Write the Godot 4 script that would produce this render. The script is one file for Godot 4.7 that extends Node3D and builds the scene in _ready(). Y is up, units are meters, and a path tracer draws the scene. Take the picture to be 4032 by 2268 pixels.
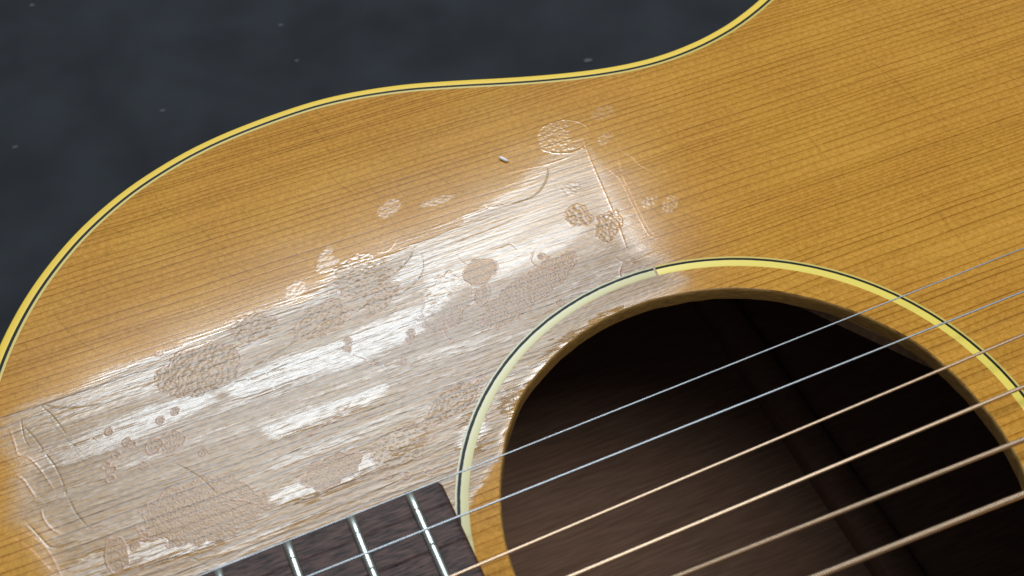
extends Node3D
# Close-up of an acoustic guitar's upper bout and soundhole, lying face up on a dark mat.
# Plane coordinates used below are millimetres on the soundboard: x along the strings towards the bridge, y towards the treble side, z up.

const HT := 105.0                 # height of the soundboard above the mat, mm
const X0 := -142.0
const Y1 := 150.0
const SX := 280.0
const SY := 185.0
const TW := 2048
const TH := 1352
const PX := SX / TW
# distance from the soundhole's centre to the edge of the body, every 3 degrees from the bridge end round the treble side
const OUTLINE := [330.6, 331.5, 332.1, 332.4, 332.4, 332.1, 331.3, 329.9, 327.5, 323.9, 318.6, 311.3, 301.6, 289.2, 273.8, 255.2, 234.0, 210.9, 188.0, 167.9, 152.6, 142.4, 135.8, 131.4, 128.5, 126.9, 126.3, 126.5, 127.4, 128.9, 131.0, 133.7, 136.8, 140.2, 143.5, 146.7, 149.6, 152.1, 154.6, 157.1, 159.3, 161.1, 162.6, 163.6, 164.2, 164.3, 164.1, 163.5, 162.6, 161.4, 159.9, 158.0, 155.9, 153.9, 152.1, 150.5, 149.2, 148.1, 147.1, 146.2, 145.4]
# radius of the worn soundhole, every 10 degrees from -20
const HOLE := [51.2, 50.7, 50.3, 50.3, 50.6, 50.3, 50.2, 50.2, 50.5, 50.7, 50.7, 51.1, 51.4, 51.5, 51.6, 51.9, 51.4, 50.9, 50.8, 50.9, 51.0]

var mats := {}
var film_edge := PackedVector2Array()
var dots := PackedVector2Array()
var hF := PackedFloat32Array()    # relief, mm
var dF := PackedFloat32Array()    # line tint: dark cracks; below zero, highlights painted on glue ridges and rims
var kF := PackedFloat32Array()    # pebbled share
var mF := PackedFloat32Array()    # matt share
var zF := PackedFloat32Array()    # glassy zone
var tF := PackedFloat32Array()    # lean of the glassy zone, mm
var gF := PackedFloat32Array()    # gloss share
var film := PackedFloat32Array()  # signed distance into the film on a 1 mm grid
var grain := PackedFloat32Array()
var srgb := PackedByteArray()
var nz := {}
var rows_albedo := []
var rows_rough := []
var rows_relief := []


func v3(x: float, y: float, z: float) -> Vector3:
	return Vector3(x, HT + z, -y) * 0.001


func dir3(x: float, y: float, z: float) -> Vector3:
	return Vector3(x, z, -y)


func _ready() -> void:
	# ---- camera
	var cam := Camera3D.new()
	cam.name = "camera"
	cam.fov = 24.6
	cam.near = 0.01
	cam.far = 20.0
	cam.transform = Transform3D(Basis(dir3(0.91919, -0.39344, -0.01721), dir3(0.31437, 0.70673, 0.63380), dir3(-0.23720, -0.58800, 0.77330)), v3(-93.2, -103.6, 223.9))
	var optics := CameraAttributesPhysical.new()
	optics.frustum_focal_length = 55.03
	optics.frustum_focus_distance = 0.300
	optics.exposure_aperture = 34.0
	cam.attributes = optics
	add_child(cam)
	cam.fov = 24.6
	# ---- room light: a dim neutral room, an unseen lamp beyond and an unseen lamp on the near right
	var we := WorldEnvironment.new()
	we.name = "world_environment"
	var env := Environment.new()
	env.background_mode = Environment.BG_COLOR
	env.background_color = Color(0.17, 0.18, 0.19).linear_to_srgb()
	env.background_energy_multiplier = 1.0
	env.tonemap_mode = Environment.TONE_MAPPER_LINEAR
	env.tonemap_exposure = 1.0
	env.sdfgi_enabled = true
	env.ssao_enabled = true
	env.ssil_enabled = true
	we.environment = env
	add_child(we)
	unseen_panel_lamp("unseen_far_panel", v3(215, 1384, 1800), Vector2(1.12, 0.26), 8.0, 4.0, Color(0.78, 0.91, 1.0))  # out of view, placed to reflect in the glue film
	unseen_panel_lamp("unseen_near_lamp", v3(240, -270, 900), Vector2(0.6, 0.36), 0.0, 0.46, Color(1.0, 0.98, 0.94))  # out of view, placed to light the top and the soundhole's inside
	# ---- surface and guitar
	var watch := Time.get_ticks_msec()
	draw_wear()
	draw_textures()
	print("textures ", Time.get_ticks_msec() - watch, " ms")
	make_materials()
	build_mat()
	build_guitar()
	build_loose_bits()
	print("all ", Time.get_ticks_msec() - watch, " ms")


func unseen_panel_lamp(called: String, at: Vector3, size: Vector2, yaw: float, energy: float, tint: Color) -> void:
	var l := AreaLight3D.new()
	l.name = called
	l.area_size = size
	l.light_energy = energy
	l.light_color = tint.linear_to_srgb()
	l.area_normalize_energy = true
	l.shadow_enabled = true
	l.position = at
	l.basis = Basis(Vector3.UP, deg_to_rad(yaw)) * Basis(Vector3.RIGHT, -PI / 2)
	add_child(l)


# ---------------------------------------------------------------- helpers for meshes

func grid(rows: Array, want := Vector3.INF, uvs: Array = [], ring := false) -> ArrayMesh:
	# rows of points joined into one smooth sheet; want = a direction the middle face should look, or INF for away from its row's centre
	var nr := rows.size()
	var nc: int = rows[0].size()
	var pts := PackedVector3Array()
	var tex := PackedVector2Array()
	for r in nr:
		pts.append_array(rows[r])
		if uvs.size():
			tex.append_array(uvs[r])
	var mr := (nr - 1) / 2
	var mc := (nc - 1) / 2
	var a := pts[mr * nc + mc]
	var face := (a - pts[(mr + 1) * nc + mc + 1]).cross(a - pts[mr * nc + mc + 1])
	if want == Vector3.INF:
		var mid := Vector3.ZERO
		for c in nc:
			mid += pts[mr * nc + c]
		want = a - mid / nc
	var turn := face.dot(want) < 0
	var idx := PackedInt32Array()
	idx.resize((nr - 1) * (nc - 1) * 6)
	var nrm := PackedVector3Array()
	nrm.resize(pts.size())
	var k := 0
	for r in nr - 1:
		for c in nc - 1:
			var p := r * nc + c
			var q := p + 1
			var s := p + nc
			var t := s + 1
			if turn:
				idx[k] = p; idx[k + 1] = t; idx[k + 2] = q
				idx[k + 3] = p; idx[k + 4] = s; idx[k + 5] = t
			else:
				idx[k] = p; idx[k + 1] = q; idx[k + 2] = t
				idx[k + 3] = p; idx[k + 4] = t; idx[k + 5] = s
			var f := (pts[p] - pts[t]).cross(pts[q] - pts[s])
			if turn:
				f = -f
			f = -f
			nrm[p] += f; nrm[q] += f; nrm[s] += f; nrm[t] += f
			k += 6
	if ring:
		for r in nr:
			var n := nrm[r * nc] + nrm[r * nc + nc - 1]
			nrm[r * nc] = n
			nrm[r * nc + nc - 1] = n
	# keep the normals on the side the faces look
	var chk := nrm[mr * nc + mc]
	if chk.dot(want) < 0:
		for n in nrm.size():
			nrm[n] = -nrm[n]
	for n in nrm.size():
		nrm[n] = nrm[n].normalized()
	return arrays(pts, nrm, tex, idx)


func arrays(pts: PackedVector3Array, nrm: PackedVector3Array, tex: PackedVector2Array, idx: PackedInt32Array) -> ArrayMesh:
	var a := []
	a.resize(Mesh.ARRAY_MAX)
	a[Mesh.ARRAY_VERTEX] = pts
	a[Mesh.ARRAY_NORMAL] = nrm
	if tex.size():
		a[Mesh.ARRAY_TEX_UV] = tex
	a[Mesh.ARRAY_INDEX] = idx
	var m := ArrayMesh.new()
	m.add_surface_from_arrays(Mesh.PRIMITIVE_TRIANGLES, a)
	return m


func part(called: String, m: Mesh, material: Material, parent: Node3D, label := "") -> MeshInstance3D:
	var o := MeshInstance3D.new()
	o.name = called
	o.mesh = m
	o.material_override = material
	if label:
		o.set_meta("label", label)
	parent.add_child(o, true)
	return o


func tag(o: Node3D, label: String, category: String, group := "") -> void:
	o.set_meta("label", label)
	o.set_meta("category", category)
	if group:
		o.set_meta("group", group)


func top_uv(x: float, y: float) -> Vector2:
	return Vector2((x - X0) / SX, (Y1 - y) / SY)


func edge_radius(deg: float) -> float:
	var a := absf(wrapf(deg, -180.0, 180.0)) / 3.0
	var n := OUTLINE.size()
	var i := mini(int(a), n - 2)
	var before: float = OUTLINE[absi(i - 1)]
	var after: float = OUTLINE[i + 2] if i + 2 < n else OUTLINE[2 * (n - 1) - i - 2]
	return cubic_interpolate(OUTLINE[i], OUTLINE[i + 1], before, after, a - i)


func edge_point(deg: float) -> Vector2:
	return Vector2.from_angle(deg_to_rad(deg)) * edge_radius(deg)


func edge_inset(deg: float, inset: float) -> Vector2:
	var t := (edge_point(deg + 0.6) - edge_point(deg - 0.6)).normalized()
	return edge_point(deg) + Vector2(-t.y, t.x) * inset


func hole_radius(deg: float) -> float:
	var a := (wrapf(deg, -20.0, 340.0) + 20.0) / 10.0
	if a < HOLE.size() - 1:
		var i := int(a)
		return lerpf(HOLE[i], HOLE[i + 1], smoothstep(0.0, 1.0, a - i))
	return lerpf(HOLE[HOLE.size() - 1], HOLE[0], (a - HOLE.size() + 1) / (36.0 - HOLE.size() + 1))


func edge_strip(profile: Array, step := 1.0) -> ArrayMesh:
	# a strip that follows the body's edge all round; profile = [inset, z] pairs
	var rows := []
	for p in profile:
		var row := PackedVector3Array()
		var d := -180.0
		while d <= 180.01:
			var e := edge_inset(d, p[0])
			row.append(v3(e.x, e.y, p[1]))
			d += step
		rows.append(row)
	return grid(rows, Vector3.UP, [], true)


func round_strip(profile: Array, from: float, to: float, wobble := 0.0) -> ArrayMesh:
	# part of a ring round the soundhole; profile = [radius, z]
	var rows := []
	var n := int(absf(to - from) / 1.0) + 2
	var k := 0
	for p in profile:
		var row := PackedVector3Array()
		for i in n:
			var a := lerpf(from, to, float(i) / (n - 1))
			var r: float = p[0] + wobble * (sin(a * 3.1 + k * 2.0) + sin(a * 7.7 + k)) * 0.5
			row.append(v3(0.2 + r * cos(deg_to_rad(a)), -0.25 + r * sin(deg_to_rad(a)), p[1]))
		rows.append(row)
		k += 1
	return grid(rows, Vector3.UP)


func tube(path: Callable, x0: float, x1: float, r: float, pitch: float, f0: float, f1: float, sides: int) -> ArrayMesh:
	# a string along x; between f0 and f1 the wrap wire shows as turns of that pitch
	var xs := PackedFloat32Array()
	var x := x0
	while x < x1:
		xs.append(x)
		x += pitch / 7.0 if pitch > 0.0 and x >= f0 and x <= f1 else 4.0
		if pitch > 0.0 and xs[xs.size() - 1] < f0 and x > f0:
			x = f0
	xs.append(x1)
	var rows := []
	for px in xs:
		var row := PackedVector3Array()
		var c: Vector3 = path.call(px)
		for k in sides + 1:
			var a := TAU * k / sides
			var rr := r
			if pitch > 0.0 and px >= f0 and px <= f1:
				var ph := TAU * px / pitch - a
				rr = r - 0.55 * pitch * (1.0 - sqrt(absf(sin(ph * 0.5))))
			row.append(v3(c.x, c.y + rr * cos(a), c.z + rr * sin(a)))
		rows.append(row)
	return grid(rows, Vector3.INF, [], true)


# ---------------------------------------------------------------- wear on the top

func _pts(a: Array) -> PackedVector2Array:
	var p := PackedVector2Array()
	for i in a.size() / 2:
		p.append(Vector2(a[2 * i], a[2 * i + 1]))
	return p


func _ridge(w: float, h: float, a: Array, dark := 0.0) -> void:
	# a raised (or, with h < 0, sunken) line through the points, smoothed; negative dark paints a highlight along it
	var p := _pts(a)
	var fine := PackedVector2Array()
	for i in p.size() - 1:
		var pre := p[maxi(i - 1, 0)]
		var post := p[mini(i + 2, p.size() - 1)]
		for s in 6:
			fine.append(p[i].cubic_interpolate(p[i + 1], pre, post, s / 6.0))
	fine.append(p[p.size() - 1])
	var total := fine.size() - 1
	for i in total:
		var fade := clampf(minf(i + 1.0, total - i) / 4.0, 0.25, 1.0)
		var u := fine[i]
		var v := fine[i + 1]
		var reach := w * 2.2
		var i0 := maxi(int((minf(u.x, v.x) - reach - X0) / PX), 0)
		var i1 := mini(int((maxf(u.x, v.x) + reach - X0) / PX) + 1, TW - 1)
		var j0 := maxi(int((Y1 - maxf(u.y, v.y) - reach) / PX), 0)
		var j1 := mini(int((Y1 - minf(u.y, v.y) + reach) / PX) + 1, TH - 1)
		for j in range(j0, j1 + 1):
			var y := Y1 - (j + 0.5) * PX
			for k in range(i0, i1 + 1):
				var q := Vector2(X0 + (k + 0.5) * PX, y)
				var d := q.distance_to(Geometry2D.get_closest_point_to_segment(q, u, v))
				if d < reach:
					var e := exp(-d * d / (w * w)) * fade
					var at := j * TW + k
					if absf(h * e) > absf(hF[at]) or h * hF[at] < 0.0:
						hF[at] = h * e
					if dark > 0.0:
						dF[at] = maxf(dF[at], dark * e)
					elif dark < 0.0:
						dF[at] = minf(dF[at], dark * e)


func _gloss(tilt: float, a: Array) -> void:
	# a smooth glassy zone of the film, leaning by tilt along y
	var p := _pts(a)
	var box := Rect2(p[0], Vector2.ZERO)
	for q in p:
		box = box.expand(q)
	var mid := box.get_center()
	box = box.grow(2.0)
	for j in range(maxi(int((Y1 - box.end.y) / PX), 0), mini(int((Y1 - box.position.y) / PX), TH - 1)):
		for i in range(maxi(int((box.position.x - X0) / PX), 0), mini(int((box.end.x - X0) / PX), TW - 1)):
			var q := Vector2(X0 + (i + 0.5) * PX, Y1 - (j + 0.5) * PX)
			var d := 1e9
			for k in p.size():
				d = minf(d, q.distance_squared_to(Geometry2D.get_closest_point_to_segment(q, p[k], p[(k + 1) % p.size()])))
			d = sqrt(d) * (1.0 if Geometry2D.is_point_in_polygon(q, p) else -1.0)
			var g := smoothstep(-2.8, 2.8, d + 1.3)
			var at := j * TW + i
			if g > zF[at]:
				zF[at] = g
				tF[at] = tilt * (q.y - mid.y)


func _patch(kind: int, cx: float, cy: float, ax: float, ay: float, bx: float, by: float) -> void:
	# a blistered patch: an ellipse with half axes a and b; 1 pebbled, 2 matt, 3 clear with bubbles, 4 flecked with a rim
	patches.append([kind, cx, cy, ax, ay, bx, by])
	var t := Transform2D(Vector2(ax, ay), Vector2(bx, by), Vector2(cx, cy))
	var inv := t.affine_inverse()
	var ext := Vector2(sqrt(ax * ax + bx * bx), sqrt(ay * ay + by * by)) * 1.4
	var size := sqrt(absf(ax * by - ay * bx))
	var wob := FastNoiseLite.new()
	wob.seed = int(cx * 7 + cy * 13)
	wob.frequency = 0.16
	for j in range(maxi(int((Y1 - cy - ext.y) / PX), 0), mini(int((Y1 - cy + ext.y) / PX), TH - 1)):
		for i in range(maxi(int((cx - ext.x - X0) / PX), 0), mini(int((cx + ext.x - X0) / PX), TW - 1)):
			var q := Vector2(X0 + (i + 0.5) * PX, Y1 - (j + 0.5) * PX)
			var u := inv * q
			var l := u.length() + wob.get_noise_2d(q.x * 1.3, q.y * 1.3) * (0.3 if kind != 4 else 0.06)
			if l > 1.3:
				continue
			var d := (l - 1.0) * size          # mm from the rim, negative inside
			var inside := smoothstep(0.25, -0.35, d)
			var at := j * TW + i
			var rim := exp(-d * d / 0.025)
			hF[at] += rim * (0.02 if kind == 1 else 0.022 if kind < 4 else 0.06)
			if kind < 4:
				dF[at] = minf(dF[at], -0.30 * rim)  # bright rim highlight painted into the colour
			if kind == 6:
				hF[at] -= rim * 0.06
				kF[at] = maxf(kF[at], inside * 0.4)
			elif kind == 1:
				kF[at] = maxf(kF[at], inside)
				mF[at] = maxf(mF[at], inside * 0.45)
			elif kind == 2:
				mF[at] = maxf(mF[at], inside)
				kF[at] = maxf(kF[at], inside * 0.12)
			elif kind == 3:
				gF[at] = maxf(gF[at], inside * smoothstep(0.3, -0.2, u.y))
				mF[at] = maxf(mF[at], inside * smoothstep(0.0, 0.4, u.y) * 0.8)
				kF[at] = maxf(kF[at], inside * 0.3)
			else:
				kF[at] = maxf(kF[at], inside * (0.55 if u.x < 0.25 else 0.08))


var patches := []


func draw_wear() -> void:
	var n := TW * TH
	for f in ["hF", "dF", "kF", "mF", "gF", "zF", "tF"]:
		var a := PackedFloat32Array()
		a.resize(n)
		set(f, a)
	film_edge = _pts([-133.1, 73.7, -130.8, 76.8, -125.4, 77.9, -116.2, 79.4, -108.5, 80.2, -100.4, 80.3, -96.0, 80.3, -90.4, 80.6, -84.5, 81.7, -79.0, 83.0, -73.5, 82.2, -67.8, 81.9, -62.5, 83.9, -57.9, 87.1, -53.8, 86.9, -48.0, 86.3, -42.4, 86.7, -36.7, 87.5, -29.5, 88.5, -23.4, 90.9, -17.2, 92.1, -11.2, 94.3, -4.5, 97.7, 1.5, 99.2, 7.7, 99.6, 7.5, 92.8, 5.7, 80.1, 4.9, 71.9, 4.8, 66.5, 8.3, 59.6, 10.0, 53.2, 1.3, 50.9, -5.9, 51.3, -12.6, 49.9, -19.6, 47.7, -26.3, 44.5, -31.9, 41.0, -36.8, 37.4, -40.2, 34.1, -44.2, 27.9, -48.7, 24.8, -53.9, 20.0, -56.6, 19.9, -57.8, 23.5, -59.3, 26.7, -65.8, 27.4, -77.0, 26.8, -89.8, 26.2, -102.8, 25.8, -107.7, 25.5, -115.9, 27.6, -125.8, 32.0, -129.8, 37.2, -130.8, 45.7, -131.0, 54.2, -132.4, 63.0])
	_ridge(0.19, 0.0260, [9.7, 104.0, 7.9, 94.4, 6.0, 80.8, 4.7, 72.8, 3.4, 66.3], -0.34)  # negative last value: highlight painted along the glue ridge
	_ridge(0.18, 0.0160, [9.8, 92.7, 11.6, 86.8, 10.8, 78.7, 10.1, 72.1, 10.0, 67.9, 12.4, 65.8], -0.34)
	_ridge(0.16, 0.0120, [14.9, 95.0, 12.7, 87.7, 11.7, 79.2, 10.8, 70.9, 11.4, 66.9], -0.34)
	_ridge(0.19, 0.0340, [15.8, 95.5, 17.5, 92.0, 18.0, 89.0, 19.8, 85.9], -0.34)
	_ridge(0.19, -0.0300, [-1.6, 98.2, -3.8, 94.1, -7.5, 90.9, -10.5, 90.0, -14.9, 90.2], 0.3)
	_ridge(0.19, 0.0260, [-14.9, 90.2, -19.1, 90.7, -24.1, 92.4], -0.34)
	_ridge(0.19, 0.0260, [-13.5, 99.4, -7.9, 98.9, -1.6, 98.2, 5.1, 98.4], -0.34)
	_ridge(0.18, 0.0200, [-10.0, 106.2, -5.4, 106.0, -1.8, 105.3], -0.34)
	_ridge(0.19, -0.0300, [-40.0, 86.8, -42.1, 84.1, -45.4, 81.9, -48.9, 80.6, -52.2, 79.7], 0.3)
	_ridge(0.19, -0.0240, [-38.8, 86.7, -39.7, 81.8, -41.7, 78.2, -45.9, 75.7, -49.7, 75.1, -54.7, 75.7, -58.9, 73.8], 0.3)
	_ridge(0.19, 0.0300, [-48.4, 88.6, -45.6, 88.1, -42.6, 90.5], -0.34)
	_ridge(0.19, 0.0240, [-58.7, 85.8, -59.9, 81.2, -62.6, 78.4], -0.34)
	_ridge(0.19, 0.0240, [-61.5, 83.5, -62.4, 79.9, -63.7, 78.6], -0.34)
	_ridge(0.19, -0.0220, [-60.5, 76.0, -66.3, 74.0, -71.3, 72.5, -77.0, 70.6, -82.4, 69.3, -86.7, 67.7], 0.3)
	_ridge(0.19, 0.0280, [-64.2, 65.6, -61.9, 63.2, -59.7, 60.0, -57.9, 58.5, -51.6, 57.1], -0.34)
	_ridge(0.19, -0.0220, [-60.0, 62.3, -57.9, 58.5, -57.1, 54.6], 0.3)
	_ridge(0.19, -0.0260, [-103.8, 52.9, -101.5, 50.0, -99.3, 46.5, -98.1, 43.4, -97.3, 41.5], 0.3)
	_ridge(0.19, 0.0260, [-97.3, 41.5, -95.9, 40.1, -93.2, 38.9, -91.2, 37.0], -0.34)
	_ridge(0.15, -0.0220, [-129.6, 73.5, -128.1, 69.8, -126.4, 64.1, -125.4, 60.8, -124.8, 56.2, -124.8, 53.9], 0.3)
	_ridge(0.15, -0.0180, [-129.9, 75.7, -130.0, 71.0, -129.5, 68.2], 0.3)
	_ridge(0.15, -0.0220, [-125.9, 78.0, -124.0, 74.4, -122.7, 70.5, -122.0, 68.2], 0.3)
	_ridge(0.18, 0.0200, [-132.3, 74.0, -132.0, 69.9, -131.8, 67.2, -130.2, 65.9, -128.7, 62.9, -127.6, 59.2, -126.7, 55.9], -0.34)
	_ridge(0.19, 0.0260, [-133.5, 63.0, -132.0, 61.1, -131.1, 58.4, -130.4, 55.8], -0.34)
	_ridge(0.19, 0.0260, [-129.9, 52.8, -129.8, 50.4, -128.9, 47.8, -127.5, 45.9], -0.34)
	_ridge(0.19, -0.0300, [-133.1, 51.2, -131.4, 47.3, -129.9, 44.0, -127.5, 43.0, -125.0, 43.1], 0.3)
	_ridge(0.19, 0.0140, [-134.0, 49.5, -131.8, 46.3, -130.5, 43.7, -129.6, 40.2, -129.1, 36.9], -0.34)
	_ridge(0.19, 0.0120, [-136.2, 49.1, -133.6, 45.5, -131.9, 41.7, -129.9, 37.3], -0.34)
	_ridge(0.19, -0.0240, [-125.4, 77.8, -123.4, 76.1, -120.8, 74.7, -117.4, 73.7, -113.8, 73.0], 0.3)
	_ridge(0.19, 0.0220, [-40.7, 67.6, -42.3, 62.6, -42.6, 59.7, -41.0, 57.9], -0.34)
	_ridge(0.19, 0.0260, [-15.2, 75.0, -17.7, 72.0, -16.0, 68.8, -12.6, 68.1], -0.34)
	_ridge(0.19, -0.0200, [-22.7, 79.1, -19.8, 78.7, -19.0, 76.2], 0.3)
	_ridge(0.19, 0.0220, [-31.9, 80.8, -31.9, 78.3, -29.9, 75.0], -0.34)
	_ridge(0.19, 0.0200, [-47.6, 64.9, -46.1, 67.3, -42.1, 67.0], -0.34)
	_ridge(0.19, 0.0260, [-66.2, 52.3, -70.7, 50.2, -75.7, 48.4, -77.9, 48.0], -0.34)
	_ridge(0.19, 0.0240, [-122.7, 45.1, -118.9, 44.6], -0.34)
	_ridge(0.19, -0.0200, [-124.5, 53.2, -123.8, 49.2, -122.2, 44.9], 0.3)
	_ridge(0.16, 0.0220, [6.1, 102.7, 9.7, 102.5], -0.34)
	_ridge(0.19, 0.0280, [0.5, 63.0, -1.3, 60.6, -1.2, 58.2], -0.34)
	_ridge(0.19, 0.0240, [-0.0, 65.7, 0.9, 63.7, 4.3, 61.8], -0.34)
	_ridge(0.3, 0.0220, [-105.3, 73.1, -101.0, 73.3, -94.8, 72.0, -86.9, 72.8])
	_ridge(0.35, 0.0260, [-113.1, 68.9, -104.3, 68.5, -93.7, 67.9, -83.3, 66.2, -74.8, 66.7])
	_ridge(0.3, 0.0240, [-129.6, 66.2, -120.7, 64.9, -111.9, 65.0, -107.2, 65.0])
	_ridge(0.3, 0.0220, [-130.0, 55.6, -122.6, 55.5, -113.7, 54.7])
	_ridge(0.35, 0.0260, [-91.8, 62.9, -84.5, 61.8, -77.3, 62.1, -67.9, 62.2])
	_ridge(0.35, 0.0260, [-86.3, 46.5, -80.7, 46.0, -71.2, 47.1, -64.1, 47.3, -56.4, 47.3])
	_ridge(0.35, 0.0280, [-87.6, 35.1, -79.4, 35.2, -70.0, 34.9])
	_ridge(0.3, 0.0280, [-90.7, 29.9, -82.0, 30.2, -73.1, 30.6, -65.6, 31.0, -56.8, 31.6])
	_ridge(0.3, 0.0280, [-126.3, 36.7, -117.7, 36.4, -109.4, 36.3, -104.4, 34.7])
	_ridge(0.3, 0.0220, [-110.3, 30.8, -102.7, 29.8, -96.1, 28.7])
	_ridge(0.3, 0.0220, [-34.4, 90.2, -27.9, 90.8, -17.6, 91.4])
	_ridge(0.3, -0.0220, [-32.9, 84.5, -24.1, 84.8, -14.3, 85.6])
	_patch(1, -93.5, 72.7, 9.2, 0.4, 0.3, -6.0)
	_patch(1, -53.5, 83.5, 6.5, 0.7, 0.3, -6.1)
	_patch(1, -52.0, 75.3, 4.5, 2.7, 1.0, -2.0)
	_patch(1, -65.7, 75.1, 6.6, 1.5, 0.7, -3.9)
	_patch(1, -79.5, 79.1, 5.2, 0.3, 0.4, -3.5)
	_patch(2, -101.1, 39.8, 11.2, -3.7, -3.6, -6.2)
	_patch(2, -75.4, 38.4, 6.1, 0.7, 0.4, -3.5)
	_patch(1, -60.8, 38.2, 6.5, 1.4, 0.5, -3.8)
	_patch(1, -47.0, 44.2, 7.1, 2.1, 0.3, -2.9)
	_patch(3, -39.3, 68.9, 6.2, 3.5, 0.2, -6.2)
	_patch(2, -29.2, 73.9, 3.9, -0.1, -0.5, -3.4)
	_patch(2, -21.4, 64.9, 13.1, 4.6, 0.3, -4.0)
	_patch(4, 5.5, 105.1, 6.6, -1.2, -1.3, -5.5)
	_patch(1, -2.3, 80.2, 1.4, -3.2, 2.3, 1.6)
	_patch(1, 2.4, 74.7, 4.0, 1.6, -0.6, -3.9)
	_patch(2, -102.6, 57.9, 2.4, 0.3, -0.0, -2.3)
	_patch(2, -106.2, 58.2, 1.6, 0.3, -0.2, -1.9)
	_patch(2, -31.1, 67.6, 2.1, 1.4, 0.2, -2.1)
	_patch(6, 18.3, 108.9, 3.4, -0.1, -0.7, -2.2)
	_patch(6, 14.2, 100.5, 2.2, 0.4, -0.3, -1.8)
	_patch(6, -41.2, 100.2, 3.0, 1.3, 0.5, -2.0)
	_patch(6, -59.0, 92.9, 2.3, 1.5, 0.2, -1.3)
	_patch(6, -59.4, 89.8, 2.6, 0.5, -0.1, -2.0)
	_patch(6, -30.2, 97.9, 4.4, -0.2, -0.2, -1.2)
	_patch(6, 14.9, 77.7, 2.0, -0.0, -0.5, -1.5)
	_patch(6, 18.9, 75.1, 2.7, 1.4, -0.1, -2.1)
	_patch(2, -118.5, 37.3, 1.9, 2.1, 1.2, -3.4)
	_patch(6, -68.4, 85.7, 2.6, 0.8, -0.0, -2.0)
	_patch(6, -0.1, 88.5, 2.5, -0.2, -0.6, -2.0)
	_gloss(0, [-131.1, 75.4, -116.3, 79.0, -99.5, 79.4, -96.3, 79.1, -99.0, 76.7, -103.2, 72.9, -112.9, 72.3, -128.6, 71.7])
	_gloss(0, [-129.7, 65.6, -120.5, 65.8, -111.1, 66.3, -96.1, 66.9, -92.9, 64.8, -100.2, 63.3, -107.8, 62.5, -119.7, 62.2, -128.7, 62.6])
	_gloss(0, [-88.8, 65.8, -78.4, 67.6, -66.2, 67.3, -55.5, 68.5, -50.6, 69.3, -44.7, 69.4, -47.6, 64.9, -52.7, 63.5, -63.4, 62.3, -76.0, 62.9, -86.9, 62.9])
	_gloss(0, [-48.5, 78.4, -40.8, 83.1, -33.1, 83.8, -19.6, 83.6, -12.4, 85.6, -5.4, 91.3, 0.4, 96.8, 5.7, 98.2, 4.3, 92.3, -1.5, 86.9, -10.6, 83.9, -19.9, 81.3, -29.0, 80.3, -39.7, 79.4])
	_gloss(0, [-40.3, 76.4, -29.9, 76.6, -16.1, 77.0, -2.2, 78.4, -2.7, 76.1, -10.2, 73.6, -21.6, 72.9, -32.6, 73.0, -39.8, 73.0])
	_gloss(-0.02, [-87.2, 36.8, -79.4, 38.4, -71.9, 38.8, -64.1, 38.0, -67.0, 36.1, -75.0, 35.8, -82.0, 35.1])
	_gloss(-0.022, [-129.6, 37.1, -122.1, 38.4, -113.6, 37.5, -102.4, 34.7, -100.9, 32.8, -107.6, 33.7, -117.1, 34.7, -125.4, 34.1])
	_gloss(-0.03, [-63.0, 39.8, -58.7, 40.9, -56.9, 40.1, -58.7, 38.2, -62.1, 37.8])
	_gloss(-0.03, [-49.3, 34.1, -44.5, 37.9, -44.5, 35.3, -47.9, 32.2])
	_gloss(-0.03, [-37.6, 38.3, -31.3, 42.4, -22.5, 46.4, -13.6, 49.1, -7.4, 50.5, -6.3, 50.4, -12.1, 48.4, -20.8, 45.0, -29.6, 41.0, -36.4, 37.1])
	_gloss(-0.012, [-84.0, 52.7, -70.9, 53.0, -59.9, 53.0, -61.5, 51.6, -72.6, 51.1, -82.9, 50.9])
	dots = _pts([-113.9, 65.3, -111.1, 61.4, -116.1, 57.6, -116.0, 54.1, -103.6, 63.9, -112.9, 38.9, -97.5, 52.7, -62.2, 67.3, -49.1, 64.0, -113.7, 59.2, -110.3, 60.4, -115.4, 56.1, -99.7, 80.6, -50.2, 62.4, -16.6, 58.8, -62.0, 73.2, -53.1, 57.8, -62.2, 31.4, -15.0, 72.4, -65.5, 32.8, -57.9, 30.2, -109.1, 54.6, -100.4, 64.7, -62.8, 65.7, -19.6, 55.5, -114.8, 37.5])
	for p in dots:
		_patch(2, p.x, p.y, 0.9, 0.2, -0.1, 0.8)
		patches.pop_back()
	# age cracks in the varnish, running across the grain
	var rng := RandomNumberGenerator.new()
	rng.seed = 77
	for c in 150:
		var p := Vector2(rng.randf_range(-135.0, 140.0), rng.randf_range(20.0, 145.0))
		var heading := Vector2(0.28 + rng.randfn(0.0, 0.16), -1.0).normalized()
		var line := []
		for s in rng.randi_range(3, 10):
			line.append(p.x)
			line.append(p.y)
			p += heading * rng.randf_range(2.5, 5.0)
			heading = heading.rotated(rng.randfn(0.05, 0.12))
		_ridge(0.10, -0.0035, line, rng.randf_range(0.10, 0.30))
	# the film's outline, pushed clear of the soundhole
	for i in film_edge.size():
		var p := film_edge[i]
		var r := hole_radius(rad_to_deg(p.angle())) + 0.7
		if p.length() < r:
			film_edge[i] = p.normalized() * r
	var gw := int(SX) + 2
	film.resize(gw * (int(SY) + 2))
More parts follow.
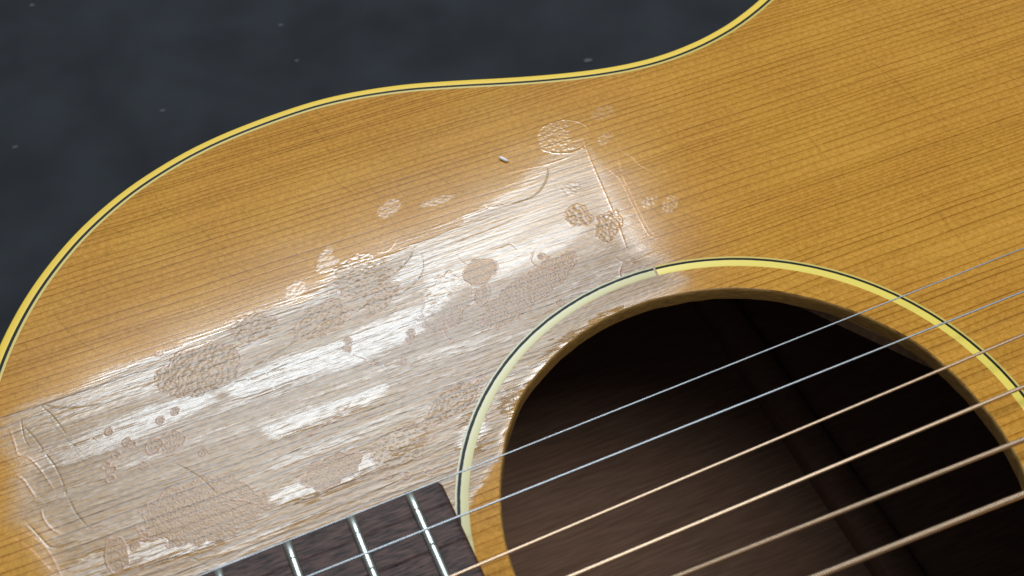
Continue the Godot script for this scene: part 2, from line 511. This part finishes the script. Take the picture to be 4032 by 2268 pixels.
	for j in int(SY) + 2:
		for i in gw:
			var q := Vector2(X0 + i, Y1 - j)
			var d := 1e9
			for k in film_edge.size():
				d = minf(d, q.distance_squared_to(Geometry2D.get_closest_point_to_segment(q, film_edge[k], film_edge[(k + 1) % film_edge.size()])))
			d = sqrt(d)
			film[j * gw + i] = d if Geometry2D.is_point_in_polygon(q, film_edge) else -d


# ---------------------------------------------------------------- computed textures

func noise_bytes(w: int, h: int, kind: int, f: float, s: int, octaves := 3) -> PackedByteArray:
	var n := FastNoiseLite.new()
	n.noise_type = kind
	n.frequency = f
	n.seed = s
	if kind == FastNoiseLite.TYPE_CELLULAR:
		n.cellular_return_type = FastNoiseLite.RETURN_DISTANCE
		n.fractal_type = FastNoiseLite.FRACTAL_NONE
	else:
		n.fractal_octaves = octaves
		if w == TW:
			n.domain_warp_enabled = true
			n.domain_warp_amplitude = 9.0
			n.domain_warp_frequency = 0.06
	var im := n.get_image(w, h)
	im.convert(Image.FORMAT_L8)
	if w != TW or h != TH:
		im.resize(TW, TH, Image.INTERPOLATE_CUBIC)
	return im.get_data()


func draw_textures() -> void:
	var simplex := FastNoiseLite.TYPE_SIMPLEX_SMOOTH
	nz.low = noise_bytes(256, 169, simplex, 0.03, 1, 2)
	nz.long = noise_bytes(90, TH, simplex, 0.13, 2)
	nz.wide = noise_bytes(48, 450, simplex, 0.10, 3, 2)
	nz.facet = noise_bytes(60, 300, simplex, 0.055, 4, 2)
	nz.ripple = noise_bytes(760, TH, simplex, 0.16, 5, 2)
	nz.fibre = noise_bytes(200, TH, simplex, 0.30, 15, 2)
	nz.fleck = noise_bytes(TW, TH, simplex, 0.085, 6, 3)
	nz.fine = noise_bytes(TW, TH, simplex, 0.32, 7, 2)
	nz.cell = noise_bytes(TW, 1500, FastNoiseLite.TYPE_CELLULAR, 0.135, 8)
	nz.cell2 = noise_bytes(TW, TH, FastNoiseLite.TYPE_CELLULAR, 0.24, 9)
	# growth rings of the spruce: dark thin lines at uneven spacing
	var rng := RandomNumberGenerator.new()
	rng.seed = 5
	grain.resize(13000)
	var y := -65.0
	while y < 192.0:
		var close := 0.62 if y > 118.0 or (y > 52.0 and y < 70.0) else 1.0
		var step := (rng.randf_range(0.85, 1.7) + rng.randf_range(0.0, 1.0)) * close
		var strong := rng.randf_range(0.45, 1.0)
		y += step
		for k in range(int((y - step + 65.0) * 50.0), int((y + 0.3 + 65.0) * 50.0)):
			if k >= 0 and k < grain.size():
				var d := (k / 50.0 - 65.0) - y
				var g := strong * (exp(-d * d / 0.014) * 0.85 + (exp(d / 0.45) * 0.35 if d < 0.0 else 0.0))
				grain[k] = maxf(grain[k], g)
	srgb.resize(4097)
	for k in 4097:
		srgb[k] = int(clampf(Color(k / 4096.0, 0, 0).linear_to_srgb().r * 255.0 + 0.5, 0.0, 255.0))
	rows_albedo.resize(TH)
	rows_rough.resize(TH)
	rows_relief.resize(TH)
	var job := WorkerThreadPool.add_group_task(draw_row, TH)
	WorkerThreadPool.wait_for_group_task_completion(job)
	var alb := PackedByteArray()
	var rgh := PackedByteArray()
	var rel := PackedByteArray()
	for j in TH:
		alb.append_array(rows_albedo[j])
		rgh.append_array(rows_rough[j])
		rel.append_array(rows_relief[j])
	nz.albedo = ImageTexture.create_from_image(Image.create_from_data(TW, TH, false, Image.FORMAT_RGB8, alb))
	nz.rough = ImageTexture.create_from_image(Image.create_from_data(TW, TH, false, Image.FORMAT_L8, rgh))
	nz.relief = ImageTexture.create_from_image(Image.create_from_data(TW, TH, false, Image.FORMAT_RF, rel))


func draw_row(j: int) -> void:
	var alb := PackedByteArray()
	alb.resize(TW * 3)
	var rgh := PackedByteArray()
	rgh.resize(TW)
	var rel := PackedFloat32Array()
	rel.resize(TW)
	var low: PackedByteArray = nz.low
	var lng: PackedByteArray = nz.long
	var wide: PackedByteArray = nz.wide
	var facet: PackedByteArray = nz.facet
	var ripple: PackedByteArray = nz.ripple
	var fibre: PackedByteArray = nz.fibre
	var fleck: PackedByteArray = nz.fleck
	var fine: PackedByteArray = nz.fine
	var cell: PackedByteArray = nz.cell
	var cell2: PackedByteArray = nz.cell2
	var y := Y1 - (j + 0.5) * PX
	var gw := int(SX) + 2
	var fj := Y1 - y
	var j0 := int(fj)
	fj -= j0
	for i in TW:
		var k := j * TW + i
		var x := X0 + (i + 0.5) * PX
		var lo := low[k] / 255.0 - 0.5
		var lg := lng[k] / 255.0
		var fl := fleck[k] / 255.0 - 0.5
		var fi := fine[k] / 255.0 - 0.5
		var g: float = grain[int((y + lo * 0.45 + 65.0) * 50.0)]
		var dark := 1.0 - g * (0.62 + 0.16 * lg)
		var val := 1.0 + fl * 0.36 + fi * 0.40 + lo * 0.10 + (lg - 0.5) * 0.14 + (wide[k] / 255.0 - 0.5) * 0.14
		var r := 0.55 * val * pow(dark, 0.72)
		var gr := 0.264 * pow(maxf(val, 0.05), 1.12) * dark * (1.0 + lo * 0.06)
		var b := 0.036 * val * val * dark * dark
		var h := (lg - 0.5) * 0.002 + fi * 0.0012 - g * 0.0025 + lo * 0.05
		var rough := 0.125 + fi * 0.04
		# the film
		var fx := x - X0
		var i0 := int(fx)
		fx -= i0
		var at := j0 * gw + i0
		var d: float = lerpf(lerpf(film[at], film[at + 1], fx), lerpf(film[at + gw], film[at + gw + 1], fx), fj)
		d += (lg - 0.5) * (5.0 if y > 58.0 else 1.8) + fl * 0.8
		if x < -105.0:
			d += (facet[k] / 255.0 - 0.5) * minf((-105.0 - x) * 0.35, 7.0)
		var soft := 1.0
		if x > -20.0:
			soft = lerpf(1.0, 4.0, minf((x + 20.0) / 20.0, 1.0))
		if x < -118.0:
			soft = maxf(soft, minf((-118.0 - x) * 0.5, 5.0))
		var m := smoothstep(-soft, soft, d)
		var kk: float = kF[k]
		var mm: float = mF[k]
		var share := maxf(m, maxf(minf(kk, 0.4), mm) * 0.6)
		h += hF[k] * lerpf(0.15 if x > -120.0 else 0.10, 1.0, m)
		if share > 0.003:
			var wd := wide[k] / 255.0 - 0.5
			var right := smoothstep(-62.0, -8.0, x) * smoothstep(60.0, 84.0, y)
			var fc := facet[k] / 255.0 - 0.5
			var rp := ripple[k] / 255.0 - 0.5
			var fb := fibre[k] / 255.0 - 0.5
			var flat := 1.0 - mm * 0.6
			h += m * flat * ((lg - 0.5) * 0.032 + wd * 0.04 + fc * 0.05 + rp * 0.020 + fb * 0.028) * (1.0 - 0.35 * smoothstep(0.4, 0.6, zF[k])) * (1.0 - 0.6 * right)
			h += kk * lerpf(0.5, 1.0, m) * ((0.55 - cell[k] / 255.0) * 0.075 + (0.5 - cell2[k] / 255.0) * 0.012)
			h += mm * (fi * 0.045 + (0.5 - cell2[k] / 255.0) * 0.016)
			var zone := smoothstep(0.26, 0.74, zF[k] + (lg - 0.5) * 0.7 + fb * 0.7) * m if zF[k] > 0.0 else 0.0
			h += zone * flat * tF[k]
			var gloss := smoothstep(-0.02, 0.30, fc * 0.5 + wd * 0.4 + fb * 0.4 + (lg - 0.5) * 0.5) * m * 0.8
			gloss = maxf(maxf(gloss, zone), gF[k]) * (1.0 - mm)
			var rf := lerpf(lerpf(0.335, 0.26, right), 0.23, gloss)
			rf = lerpf(rf, 0.34, mm)
			rough = lerpf(rough, rf + fi * 0.06, share)
			var wet := lerpf(1.0, 0.72 + 0.18 * right, m)
			r *= wet
			gr *= wet
			b *= wet
			var milk := share * (0.22 + 0.2 * wd) * (1.0 - 0.85 * right) * (1.0 - 0.15 * minf(kk, 1.0)) * lerpf(0.7, 1.0, smoothstep(27.0, 36.0, y))
			r = lerpf(r, 0.185 + fl * 0.05 + fi * 0.05, milk)
			gr = lerpf(gr, 0.160 + fl * 0.04 + fi * 0.04, milk)
			b = lerpf(b, 0.135 + fl * 0.03 + fi * 0.04, milk)
			var line := lerpf(1.0, dark, 0.75 * share)
			r *= line
			gr *= line
			b *= line
			if mm > 0.01:
				var edge := 1.0 - minf(kk, 1.0) * 0.30 * smoothstep(0.50, 0.78, cell[k] / 255.0)
				r *= lerpf(1.0, 1.0, mm) * edge
				gr *= lerpf(1.0, 0.95, mm) * edge
				b *= lerpf(1.0, 0.95, mm) * edge
		var line_tint := 1.0 - dF[k]  # cracks darken the colour, painted ridge highlights brighten it
		r *= line_tint
		gr *= line_tint
		b *= line_tint * line_tint if line_tint < 1.0 else line_tint * line_tint * line_tint * line_tint
		alb[i * 3] = srgb[int(clampf(r, 0.0, 1.0) * 4096.0)]
		alb[i * 3 + 1] = srgb[int(clampf(gr, 0.0, 1.0) * 4096.0)]
		alb[i * 3 + 2] = srgb[int(clampf(b, 0.0, 1.0) * 4096.0)]
		rgh[i] = int(clampf(rough, 0.05, 1.0) * 255.0)
		rel[i] = h
	rows_albedo[j] = alb
	rows_rough[j] = rgh
	rows_relief[j] = rel.to_byte_array()


func picture(w: int, h: int, low: Color, high: Color, fx: float, fy: float, s: int, sharp := 1.0) -> ImageTexture:
	# streaked or blotched two-colour picture (linear colours), streaks along u when fx < fy
	var n := FastNoiseLite.new()
	n.noise_type = FastNoiseLite.TYPE_SIMPLEX_SMOOTH
	n.seed = s
	n.frequency = 1.0
	n.fractal_octaves = 4
	var im := Image.create(w, h, false, Image.FORMAT_RGB8)
	for y in h:
		for x in w:
			var t := clampf(0.5 + n.get_noise_2d(x * fx, y * fy) * sharp, 0.0, 1.0)
			im.set_pixel(x, y, low.lerp(high, t).linear_to_srgb())
	return ImageTexture.create_from_image(im)


func plain(r: float, g: float, b: float, rough: float, metal := 0.0, spec := 0.5) -> StandardMaterial3D:
	var m := StandardMaterial3D.new()
	m.albedo_color = Color(r, g, b).linear_to_srgb()
	m.roughness = rough
	m.metallic = metal
	m.metallic_specular = spec
	return m


func textured(t: Texture2D, rough: float, scale: Vector3, world := false) -> StandardMaterial3D:
	var m := StandardMaterial3D.new()
	m.albedo_texture = t
	m.roughness = rough
	m.uv1_triplanar = true
	m.uv1_world_triplanar = world
	m.uv1_scale = scale
	m.uv1_offset = Vector3(0.43, 0.37, 0.45)
	m.metallic_specular = 0.4
	return m


func make_materials() -> void:
	var top := StandardMaterial3D.new()
	top.resource_name = "varnished spruce"
	top.albedo_texture = nz.albedo
	top.roughness = 1.0
	top.roughness_texture = nz.rough
	top.roughness_texture_channel = BaseMaterial3D.TEXTURE_CHANNEL_RED
	top.metallic_specular = 0.55
	top.heightmap_enabled = true
	top.heightmap_texture = nz.relief
	top.heightmap_scale = 0.1
	mats.top = top
	mats.ivory = plain(0.88, 0.60, 0.075, 0.28)
	mats.ring_ivory = plain(0.82, 0.66, 0.12, 0.28)
	mats.cream = plain(0.62, 0.48, 0.12, 0.4, 0.0, 0.4)
	mats.black = plain(0.005, 0.009, 0.005, 0.5, 0.0, 0.3)
	mats.hazed_ivory = plain(0.52, 0.45, 0.17, 0.32, 0.0, 0.55)  # film haze over the rosette, put into these greyed colours
	mats.hazed_cream = plain(0.44, 0.40, 0.22, 0.32, 0.0, 0.55)
	mats.hazed_black = plain(0.010, 0.016, 0.022, 0.45, 0.0, 0.3)
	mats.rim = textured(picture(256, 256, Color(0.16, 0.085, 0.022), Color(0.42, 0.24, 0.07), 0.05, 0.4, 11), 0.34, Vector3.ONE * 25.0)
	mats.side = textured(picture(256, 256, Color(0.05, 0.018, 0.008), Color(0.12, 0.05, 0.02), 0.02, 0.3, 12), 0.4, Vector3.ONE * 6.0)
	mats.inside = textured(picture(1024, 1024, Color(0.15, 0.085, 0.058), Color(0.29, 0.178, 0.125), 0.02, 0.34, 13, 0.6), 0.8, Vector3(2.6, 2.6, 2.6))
	mats.brace = textured(picture(256, 256, Color(0.12, 0.07, 0.035), Color(0.20, 0.12, 0.07), 0.3, 0.03, 14), 0.7, Vector3.ONE * 8.0)
	mats.board = textured(picture(1024, 512, Color(0.008, 0.0045, 0.0045), Color(0.115, 0.062, 0.052), 0.02, 0.42, 15, 1.0), 0.6, Vector3(9.0, 9.0, 9.0))
	mats.fret = plain(0.50, 0.52, 0.48, 0.34, 1.0)
	mats.steel = plain(0.42, 0.46, 0.50, 0.42, 1.0)
	mats.bronze = plain(0.62, 0.46, 0.32, 0.40, 1.0)
	mats.mat = textured(picture(512, 512, Color(0.0150, 0.0170, 0.0215), Color(0.0245, 0.0275, 0.0335), 0.05, 0.05, 16, 0.9), 0.95, Vector3(0.9, 0.9, 0.9), true)
	mats.lint = plain(0.085, 0.09, 0.10, 0.95)
	mats.chip = plain(0.88, 0.86, 0.88, 0.4)


# ---------------------------------------------------------------- the mat under the guitar

func build_mat() -> void:
	var o := MeshInstance3D.new()
	o.name = "tabletop"
	var b := BoxMesh.new()
	b.size = Vector3(3.0, 0.03, 3.0)
	o.mesh = b
	o.material_override = mats.mat
	o.position = Vector3(0, -0.015, 0)
	o.set_meta("kind", "structure")
	o.set_meta("label", "dark blue-grey cloth-like bench surface under the guitar")
	add_child(o)


# ---------------------------------------------------------------- the guitar

func build_guitar() -> void:
	var gt := Node3D.new()
	gt.name = "guitar"
	tag(gt, "old honey-gold acoustic guitar lying face up with a cloudy glossy film beside its soundhole", "guitar")
	add_child(gt)
	# soundboard: from the soundhole's lip out to the inlaid edge, with an underside
	var rows := []
	var uvs := []
	var under := []
	for s in 3:
		var row := PackedVector3Array()
		var uv := PackedVector2Array()
		var low := PackedVector3Array()
		for d in range(-180, 181):
			var inner := Vector2.from_angle(deg_to_rad(d)) * (hole_radius(d) + 0.45)
			var p := inner.lerp(edge_inset(d, 3.3), s / 2.0)
			row.append(v3(p.x, p.y, 0.0))
			uv.append(top_uv(p.x, p.y))
			low.append(v3(p.x, p.y, -3.2))
		rows.append(row)
		uvs.append(uv)
		under.append(low)
	var top := grid(rows, Vector3.UP, uvs, true)
	var bottom := grid(under, Vector3.DOWN, uvs, true)
	top.add_surface_from_arrays(Mesh.PRIMITIVE_TRIANGLES, bottom.surface_get_arrays(0))
	part("soundboard", top, mats.top, gt)
	# the soundhole's worn edge
	var wall := []
	var wear := FastNoiseLite.new()
	wear.seed = 3
	wear.frequency = 0.05
	for p in [[0.02, -3.3], [0.0, -2.2], [0.0, -0.75], [0.10, -0.32], [0.26, -0.08], [0.47, 0.0]]:
		var row := PackedVector3Array()
		for d in range(-180, 181):
			var r := hole_radius(d) + float(p[0])
			var z: float = p[1]
			if d > 20 and d < 60:
				var chip := wear.get_noise_1d(d * 9.0)
				if z > -1.0 and z < -0.01:
					r += 0.45 * maxf(chip, 0.0)
					z -= 0.5 * maxf(chip, 0.0)
			if z < -3.0:
				z += 0.25 * wear.get_noise_1d(d * 3.0)
			row.append(v3(r * cos(deg_to_rad(d)), r * sin(deg_to_rad(d)), z))
		wall.append(row)
	part("soundhole_edge", grid(wall, v3(0, 0, 0) - wall[2][180], [], true), mats.rim, gt)
	# a brace end under the top, at the far side of the soundhole
	var bar := BoxMesh.new()
	bar.size = Vector3(0.008, 0.0028, 0.060)
	var brace := part("top_brace", bar, mats.brace, gt)
	brace.position = v3(54.2 * cos(deg_to_rad(31.0)), 54.2 * sin(deg_to_rad(31.0)), -4.8)
	brace.rotation.y = deg_to_rad(33.0)
	# edge binding and its inlaid lines
	part("binding", edge_strip([[0.35, -7.0], [0.0, -6.0], [0.0, -0.7], [0.2, -0.2], [0.6, 0.03], [2.1, 0.04]]), mats.ivory, gt)
	part("black_inlay_line", edge_strip([[2.03, 0.03], [2.06, 0.045], [2.76, 0.045], [2.8, 0.03]]), mats.black, gt)
	part("cream_inlay_line", edge_strip([[2.74, 0.03], [2.78, 0.05], [3.28, 0.05], [3.36, -0.02]]), mats.cream, gt)
	# sides and back
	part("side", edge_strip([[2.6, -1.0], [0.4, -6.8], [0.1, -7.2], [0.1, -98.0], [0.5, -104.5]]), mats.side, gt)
	var lining := []
	for z in [-3.3, -100.0]:
		var row := PackedVector3Array()
		for d in range(-180, 181):
			var p := edge_inset(d, 3.0)
			row.append(v3(p.x, p.y, z))
		lining.append(row)
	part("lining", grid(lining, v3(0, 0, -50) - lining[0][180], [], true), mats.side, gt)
	for face in [[-100.0, "back", Vector3.UP], [-104.7, "outer_back", Vector3.DOWN]]:
		var disc := []
		for s in [0.0, 0.5, 1.0]:
			var row := PackedVector3Array()
			for d in range(-180, 181, 3):
				var p: Vector2 = edge_inset(d, 0.4) * s
				row.append(v3(p.x, p.y, face[0]))
			disc.append(row)
		part(face[1], grid(disc, face[2], [], true), mats.inside if face[1] == "back" else mats.side, gt)
	# rounded ladder brace across the back
	var hump := []
	for k in 9:
		var a := PI * k / 8.0
		var row := PackedVector3Array()
		for s in 21:
			row.append(v3(61.0 - 6.0 * cos(a), -112.0 + 11.2 * s, -100.0 + 6.5 * pow(sin(a), 0.5)))
		hump.append(row)
	part("back_brace", grid(hump, Vector3.UP), mats.inside, gt)
	build_rosette(gt)
	build_film(gt)
	build_neck(gt)
	build_strings(gt)


func build_rosette(gt: Node3D) -> void:
	# three inlaid lines; the left stretch, past a butt joint, lies under the film, whose haze is painted into its greyed colours
	for seg in [[-172.0, 83.75, false], [84.25, 187.5, true]]:
		var worn: bool = seg[2]  # the stretch with film haze painted into its colours
		var w := 0.06 if worn else 0.02
		part("rosette_cream_line", round_strip([[60.2, 0.0], [60.1, 0.065], [59.72, 0.065], [59.7, 0.03]], seg[0], seg[1], w), mats.hazed_cream if worn else mats.cream, gt, "stretch of cream rosette line with film haze painted in" if worn else "")
		part("rosette_black_line", round_strip([[59.73, 0.03], [59.71, 0.055], [59.1, 0.055], [59.08, 0.03]], seg[0], seg[1], w), mats.hazed_black if worn else mats.black, gt, "stretch of black rosette line with film haze painted in" if worn else "")
		part("rosette_ivory_ring", round_strip([[59.1, 0.03], [59.07, 0.07], [57.5, 0.07], [57.38, 0.0]], seg[0], seg[1], w), mats.hazed_ivory if worn else mats.ring_ivory, gt, "stretch of ivory rosette ring with film haze painted in" if worn else "")


func flat_sheet(edge: PackedVector2Array, z: float) -> ArrayMesh:
	var pts := PackedVector3Array()
	var nrm := PackedVector3Array()
	var tex := PackedVector2Array()
	for p in edge:
		pts.append(v3(p.x, p.y, z))
		nrm.append(Vector3.UP)
		tex.append(top_uv(p.x, p.y))
	var idx := Geometry2D.triangulate_polygon(edge)
	for t in idx.size() / 3:
		var a := pts[idx[3 * t]]
		if (a - pts[idx[3 * t + 2]]).cross(a - pts[idx[3 * t + 1]]).y < 0.0:
			var keep := idx[3 * t + 1]
			idx[3 * t + 1] = idx[3 * t + 2]
			idx[3 * t + 2] = keep
	return arrays(pts, nrm, tex, idx)


func build_film(gt: Node3D) -> void:
	var sheet := part("adhesive_residue", flat_sheet(film_edge, 0.02), mats.top, gt, "cloudy glossy film of old glue with white streaks and blisters")
	var said := ["large pebbled blister", "wrinkled blister at the film's upper edge", "", "pebbled blister", "", "broad matt blister by the fretboard", "narrow matt blister", "", "", "clear bubbly blister", "", "long matt blister"]
	for k in 13:
		var p: Array = patches[k]
		var edge := PackedVector2Array()
		for s in 28:
			var u := Vector2.from_angle(TAU * s / 28.0) * 0.98
			edge.append(Vector2(p[1] + u.x * p[3] + u.y * p[5], p[2] + u.x * p[4] + u.y * p[6]))
		part("blister", flat_sheet(edge, 0.03 + 0.0006 * k), mats.top, sheet, said[k] if k < said.size() else "oval blister with bright flecks and a raised rim")


func board_half(x: float) -> float:
	return 24.75 + (x + 58.0) * 0.030


func board_top(y: float) -> float:
	return 7.3 - (y + 0.5) * (y + 0.5) / 640.0


func build_neck(gt: Node3D) -> void:
	# fretboard: rounded end and edges, lying on the top
	var rows := []
	for s in [[-300.0, 0.0, 0.0], [-120.0, 0.0, 0.0], [-59.2, 0.0, 0.0], [-58.5, 0.08, 0.04], [-58.05, 0.25, 0.14], [-57.7, 0.5, 0.4], [-57.42, 0.85, 0.95], [-57.3, 1.1, 6.9]]:
		var row := PackedVector3Array()
		var hw: float = board_half(s[0]) - float(s[1])
		var sink: float = s[2]
		for e in [[-1.0, 0.0, -9.0], [-1.0, 0.0, -1.0], [-1.0, 0.12, -0.35], [-1.0, 0.5, -0.03]]:
			var y: float = -0.5 - hw + float(e[1])
			row.append(v3(s[0], y, maxf(board_top(y) + float(e[2]) - sink, 0.0)))
		for k in range(1, 16):
			var y := -0.5 + hw * (k - 8) / 8.5
			row.append(v3(s[0], y, maxf(board_top(y) - sink, 0.0)))
		for e in [[0.5, -0.03], [0.12, -0.35], [0.0, -1.0], [0.0, -9.0]]:
			var y: float = -0.5 + hw - float(e[0])
			row.append(v3(s[0], y, maxf(board_top(y) + float(e[1]) - sink, 0.0)))
		rows.append(row)
	var fb := part("fretboard", grid(rows, Vector3.UP), mats.board, gt)
	# frets: rounded nickel wire across the board
	for n in range(20, 11, -1):
		var x := 134.0 - 628.65 * pow(2.0, -n / 12.0) - 0.05
		var wire := []
		for k in 9:
			var a := PI * k / 8.0
			var row := PackedVector3Array()
			var hw := board_half(x) - 0.15
			for s in 25:
				var t := -1.0 + s / 12.0
				var y := -0.5 + hw * t
				var end := clampf((1.0 - absf(t)) * hw / 0.9, 0.0, 1.0)
				row.append(v3(x - 0.95 * cos(a), y, board_top(y) - 0.05 + (0.25 + 0.8 * sqrt(end)) * pow(sin(a), 0.75)))
			wire.append(row)
		part("fret", grid(wire, Vector3.UP), mats.fret, fb)
	# neck shaft
	var shaft := []
	for k in 13:
		var a := PI + PI * k / 12.0
		var row := PackedVector3Array()
		for x in [-300.0, -225.0, -150.0]:
			row.append(v3(x, -0.5 + board_half(x) * cos(a), 0.4 + (17.0 if x < -160.0 else 30.0) * sin(a)))
		shaft.append(row)
	part("neck", grid(shaft, Vector3.DOWN), mats.side, gt)


func build_strings(gt: Node3D) -> void:
	var spec := [[0.155, 0.0, 0.0211, 22.6, "steel"], [0.21, 0.0, 0.0132, 13.6, "steel"], [0.31, 0.0, 0.0250, 3.76, "bronze"], [0.41, 0.0, 0.0123, -5.76, "bronze"], [0.54, 0.40, -0.0165, -14.34, "bronze"], [0.68, 0.53, -0.0233, -23.9, "bronze"]]
	var said := ["thinnest plain steel string, farthest towards the far edge", "second plain steel string", "thinnest wound string", "second thinnest wound string", "second thickest wound string", "thickest wound string, nearest the viewer"]
	for k in 6:
		var s: Array = spec[k]
		var path := func(x: float) -> Vector3: return Vector3(x, s[3] + s[2] * x, 10.6 + (x + 57.0) * 0.004)
		var m := tube(path, -300.0, 134.0, s[0], s[1], -66.0, 92.0, 12 if k < 4 else 16)
		part("plain_string" if k < 2 else "wound_string", m, mats[s[4]], gt, said[k])
	# bridge that the strings run to, beyond the right edge of the view
	var rows := []
	for p in [[120.0, 0.0], [121.0, 5.0], [128.0, 8.0], [131.8, 8.2], [132.4, 11.0], [133.0, 11.4], [135.0, 11.4], [135.6, 11.0], [136.0, 8.2], [144.0, 6.0], [148.0, 0.0]]:
		var row := PackedVector3Array()
		for t in 13:
			var y := -78.0 + 13.0 * t
			var tall: float = p[1] if absf(y) < 40.0 else minf(p[1], 6.0)
			row.append(v3(p[0], y, tall))
		rows.append(row)
	part("bridge", grid(rows, Vector3.UP), mats.board, gt)


# ---------------------------------------------------------------- loose bits

func speck(r: float, s: int, flat: float) -> ArrayMesh:
	var rng := RandomNumberGenerator.new()
	rng.seed = s
	var rows := []
	var wob := PackedFloat32Array()
	for k in 10:
		wob.append(rng.randf_range(0.6, 1.25))
	for i in 6:
		var a := PI * i / 5.0
		var row := PackedVector3Array()
		for k in 11:
			var b := TAU * k / 10.0
			var q := r * wob[k % 10] * sin(a)
			row.append(Vector3(q * cos(b), r * flat * (1.0 + cos(a)), q * sin(b) * 0.7) * 0.001)
		rows.append(row)
	return grid(rows, Vector3.INF, [], true)


func build_loose_bits() -> void:
	var bits := [[77.0, 236.0, 2.0, "brightest pale lint speck, close above the waist of the guitar"], [-75.8, 274.9, 1.5, "pale lint speck in the middle of the bare mat left of the upper bout"], [-128.5, 278.0, 1.4, "faint lint speck at the left edge of the mat"], [-22.4, 303.6, 1.2, "faint lint speck high on the mat, above the top of the curved edge"], [-108.5, 355.8, 1.5, "lint speck in the upper left corner of the mat"], [-22.8, 281.0, 1.1, "small lint speck above the bout, below another speck"]]
	for k in bits.size():
		var b: Array = bits[k]
		var o := MeshInstance3D.new()
		o.name = "lint_speck"
		o.mesh = speck(b[2] * 0.8, 40 + k, 0.12)
		o.material_override = mats.lint
		o.position = Vector3(b[0], 0.0, -float(b[1])) * 0.001
		tag(o, b[3], "lint", "lint specks on the dark mat")
		add_child(o, true)
	var c := MeshInstance3D.new()
	c.name = "chip"
	c.mesh = speck(1.5, 60, 0.25)
	c.material_override = mats.chip
	c.position = v3(-10.8, 103.5, 0.02)
	c.basis = Basis(Vector3.UP, deg_to_rad(-62.0)) * Basis.from_scale(Vector3(1.0, 1.0, 0.42))
	tag(c, "small white chip lying on the gold wood left of the oval blister", "chip")
	add_child(c)
